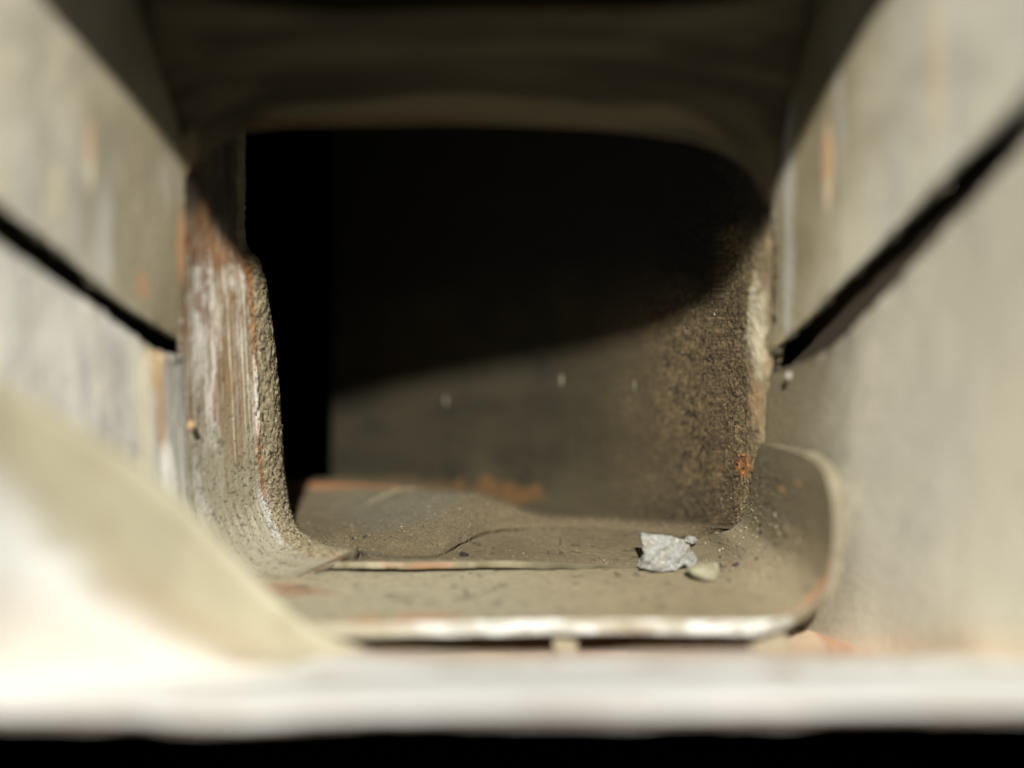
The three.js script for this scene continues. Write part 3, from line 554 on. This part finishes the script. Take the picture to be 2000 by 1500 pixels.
{ // angular chip
  const px = [[1254, 1044], [1300, 1049], [1340, 1060], [1367, 1098], [1363, 1112], [1342, 1109], [1322, 1121], [1288, 1124], [1250, 1113], [1260, 1084]];
  const k = 0.0385, pts = px.map(([x, y]) => [(x - 1308) * k, (1086 - y) * k * 1.06]);
  const reach = a => { const dx = Math.cos(a), dy = Math.sin(a); let best = 1.5; for (let i = 0; i < pts.length; i++) { const [x1, y1] = pts[i], [x2, y2] = pts[(i + 1) % pts.length], ex = x2 - x1, ey = y2 - y1, den = dx * ey - dy * ex; if (Math.abs(den) < 1e-9) continue; const t = (x1 * ey - y1 * ex) / den, w = (x1 * dy - y1 * dx) / den; if (t > 0 && w >= 0 && w <= 1) best = t; } return best; };
  let g = new THREE.IcosahedronGeometry(1, 44); g.deleteAttribute('uv'); g.deleteAttribute('normal'); g = mergeVertices(g, 1e-5);
  const p = g.attributes.position, uv = [];
  for (let i = 0; i < p.count; i++) {
    const vx = p.getX(i), vy = p.getY(i), vz = p.getZ(i), rho = Math.hypot(vx, vy), a = Math.atan2(vy, vx), r = reach(a) * Math.min(1, rho * 1.25);
    let x = r * Math.cos(a), y = r * Math.sin(a), z = Math.sign(vz) * 0.95 * Math.min(1, Math.abs(vz) * 1.5);
    if (z > 0) z = Math.min(z, 0.95 - 0.28 * Math.max(0, y - 0.1 + 0.3 * x), 0.9 + 0.30 * (y + 0.5 - 0.1 * x), 0.8 - 0.25 * x);
    const q = 1.4;
    x += (fbm(x * q + y * 0.7 + 7, y * q + z * 1.9, 5, 201) - 0.5) * 0.5; y += (fbm(x * q + z * 1.6, y * q - x * 0.4 + 3, 5, 202) - 0.5) * 0.45; z += (fbm(x * 1.3 + 1, y * 1.3 + z * 0.5, 6, 203) - 0.5) * 0.9;
    p.setXYZ(i, x * MM, (y * 0.9 + 1.3) * MM, z * MM);
    uv.push(x * 0.2 + 0.5, (y + z * 0.6) * 0.2 + 0.5);
  }
  g.setAttribute('uv', new THREE.Float32BufferAttribute(uv, 2));
  g.rotateX(-0.38); g.computeVertexNormals();
  const m = part('stone_chip', g, matStone, scene);
  m.position.copy(atY(1308, 1120, 0.1)); m.position.z -= 0.9 * MM; m.position.y -= 0.15 * MM;
  m.userData = { label: 'angular light grey stone chip lying on the tray, the largest stone', category: 'stone', kind: 'thing' };
}
stone('pebble', 'small rounded beige pebble touching the grey stone chip', 'pebble', atY(1380, 1132, 0.05), [3.0, 1.6, 1.8], matPebble, 9, [0, 0.2, -0.2]);
stone('stone_flake', 'tiny pale grey flake on the floor behind the stone chip', 'stone flake', atY(1346, 1062, 0.6), [1.5, 0.7, 0.8], matStone, 14, [0, 0.4, -0.3]);
stone('black_grit', 'black grit grain on the step plate left of the stone chip', 'grit', atY(906, 1088, 0.75), [0.95, 0.55, 0.7], matGrit, 17);
const grit1 = stone('black_grit_001', 'longer black grit sliver right of the beige pebble', 'grit', atY(1434, 1110, 0.4), [0.9, 0.45, 0.7], matGrit, 19, [0, 0.7, 0.5]);
stone('black_grit_002', 'small black grit sliver just above the beige pebble', 'grit', atY(1404, 1108, 0.35), [0.7, 0.35, 0.6], matGrit, 23, [0, 0.6, 0.5]);
stone('bright_grain', 'pale glassy grain at the lower tip of the right slot', 'grit', atZ(1541, 738, 4.2), [0.55, 0.6, 0.6], matClear, 29);
stone('ochre_crumb', 'ochre crumb stuck in the crease left of the rusty jamb', 'crumb', atZ(374, 838, 3.5), [0.55, 0.9, 0.6], matRustGrit, 31);

// loose dust and grit lying on the sheets: far too many to count
{
  const pick = [];
  const scatter = (S, nu, nv, n, u0, u1, v0, v1, s0, s1, tone) => { for (let k = 0; k < n; k++) { const fu = (u0 + rnd() * (u1 - u0)) * nu, fv = (v0 + rnd() * (v1 - v0)) * nv, i = Math.min(nu - 1, Math.floor(fu)), j = Math.min(nv - 1, Math.floor(fv)), q = S.P[S.id(i, j)].clone().lerp(S.P[S.id(i + 1, j)], fu - i), q2 = S.P[S.id(i, j + 1)].clone().lerp(S.P[S.id(i + 1, j + 1)], fu - i); pick.push([q.lerp(q2, fv - j), lerp(s0, s1, Math.pow(rnd(), 2.5)), tone]); } };
  scatter(jambSheet, 140, 420, 900, 0.50, 0.70, 0.25, 0.96, 0.05, 0.15, 0);
  scatter(jambSheet, 140, 420, 300, 0.05, 0.50, 0.55, 0.97, 0.05, 0.12, 0);
  scatter(wallSheet, 300, 260, 1100, 0.20, 0.50, 0.36, 0.90, 0.06, 0.16, 1);
  scatter(wallSheet, 300, 260, 500, 0.20, 0.62, 0.70, 0.90, 0.05, 0.15, 1);
  scatter(plateSheet, 320, 190, 1500, 0.05, 0.95, 0.0, 0.65, 0.05, 0.14, 0);
  scatter(plateSheet, 320, 190, 700, 0.55, 0.97, 0.2, 0.8, 0.06, 0.18, 1);
  scatter(sp, 200, 70, 300, 0.3, 0.98, 0.05, 0.6, 0.05, 0.14, 0);
  scatter(tr, 260, 120, 350, 0.3, 0.8, 0.2, 0.95, 0.05, 0.15, 0);
  scatter(tr, 260, 120, 160, 0.44, 0.72, 0.35, 0.95, 0.08, 0.34, 0);
  scatter(tr, 260, 120, 90, 0.72, 0.84, 0.3, 0.95, 0.06, 0.25, 1);
  const m = new THREE.InstancedMesh(new THREE.IcosahedronGeometry(0.5, 0), new THREE.MeshStandardMaterial({ roughness: 0.8 }), pick.length);
  const M4 = new THREE.Matrix4(), Q = new THREE.Quaternion(), C = new THREE.Color();
  pick.forEach(([p, d, tone], k) => {
    Q.setFromEuler(new THREE.Euler(rnd() * 6, rnd() * 6, rnd() * 6));
    M4.compose(p, Q, new THREE.Vector3(d * MM * (0.7 + rnd() * 0.6), d * MM * (0.6 + rnd() * 0.6), d * MM)); m.setMatrixAt(k, M4);
    const t = rnd(), a = t < 0.16 ? [0.04, 0.034, 0.03] : t > (tone ? 0.985 : 0.94) ? [0.45, 0.42, 0.33] : tone ? mix([0.07, 0.048, 0.026], [0.20, 0.145, 0.08], rnd()) : mix([0.13, 0.105, 0.065], [0.30, 0.26, 0.17], rnd());
    m.setColorAt(k, C.setRGB(...a));
  });
  m.name = 'dust_grains'; m.userData = { label: 'loose brown dust and grit grains on the floor, jamb and wall', category: 'dust', kind: 'stuff' };
  m.castShadow = m.receiveShadow = true; scene.add(m);
}

// ================================================================ dark gap under the ledge, filled by an added black block
const under = thing('gap_filler', 'added black block standing in for the dark gap under the pale front ledge', 'dark filler', [0, -20, 2]);
part('black_block', box(-70, 70, -34, -4.5, -8, 2), plain(0.012, 0.011, 0.011, 0.9), under);

renderer.render(scene, camera);
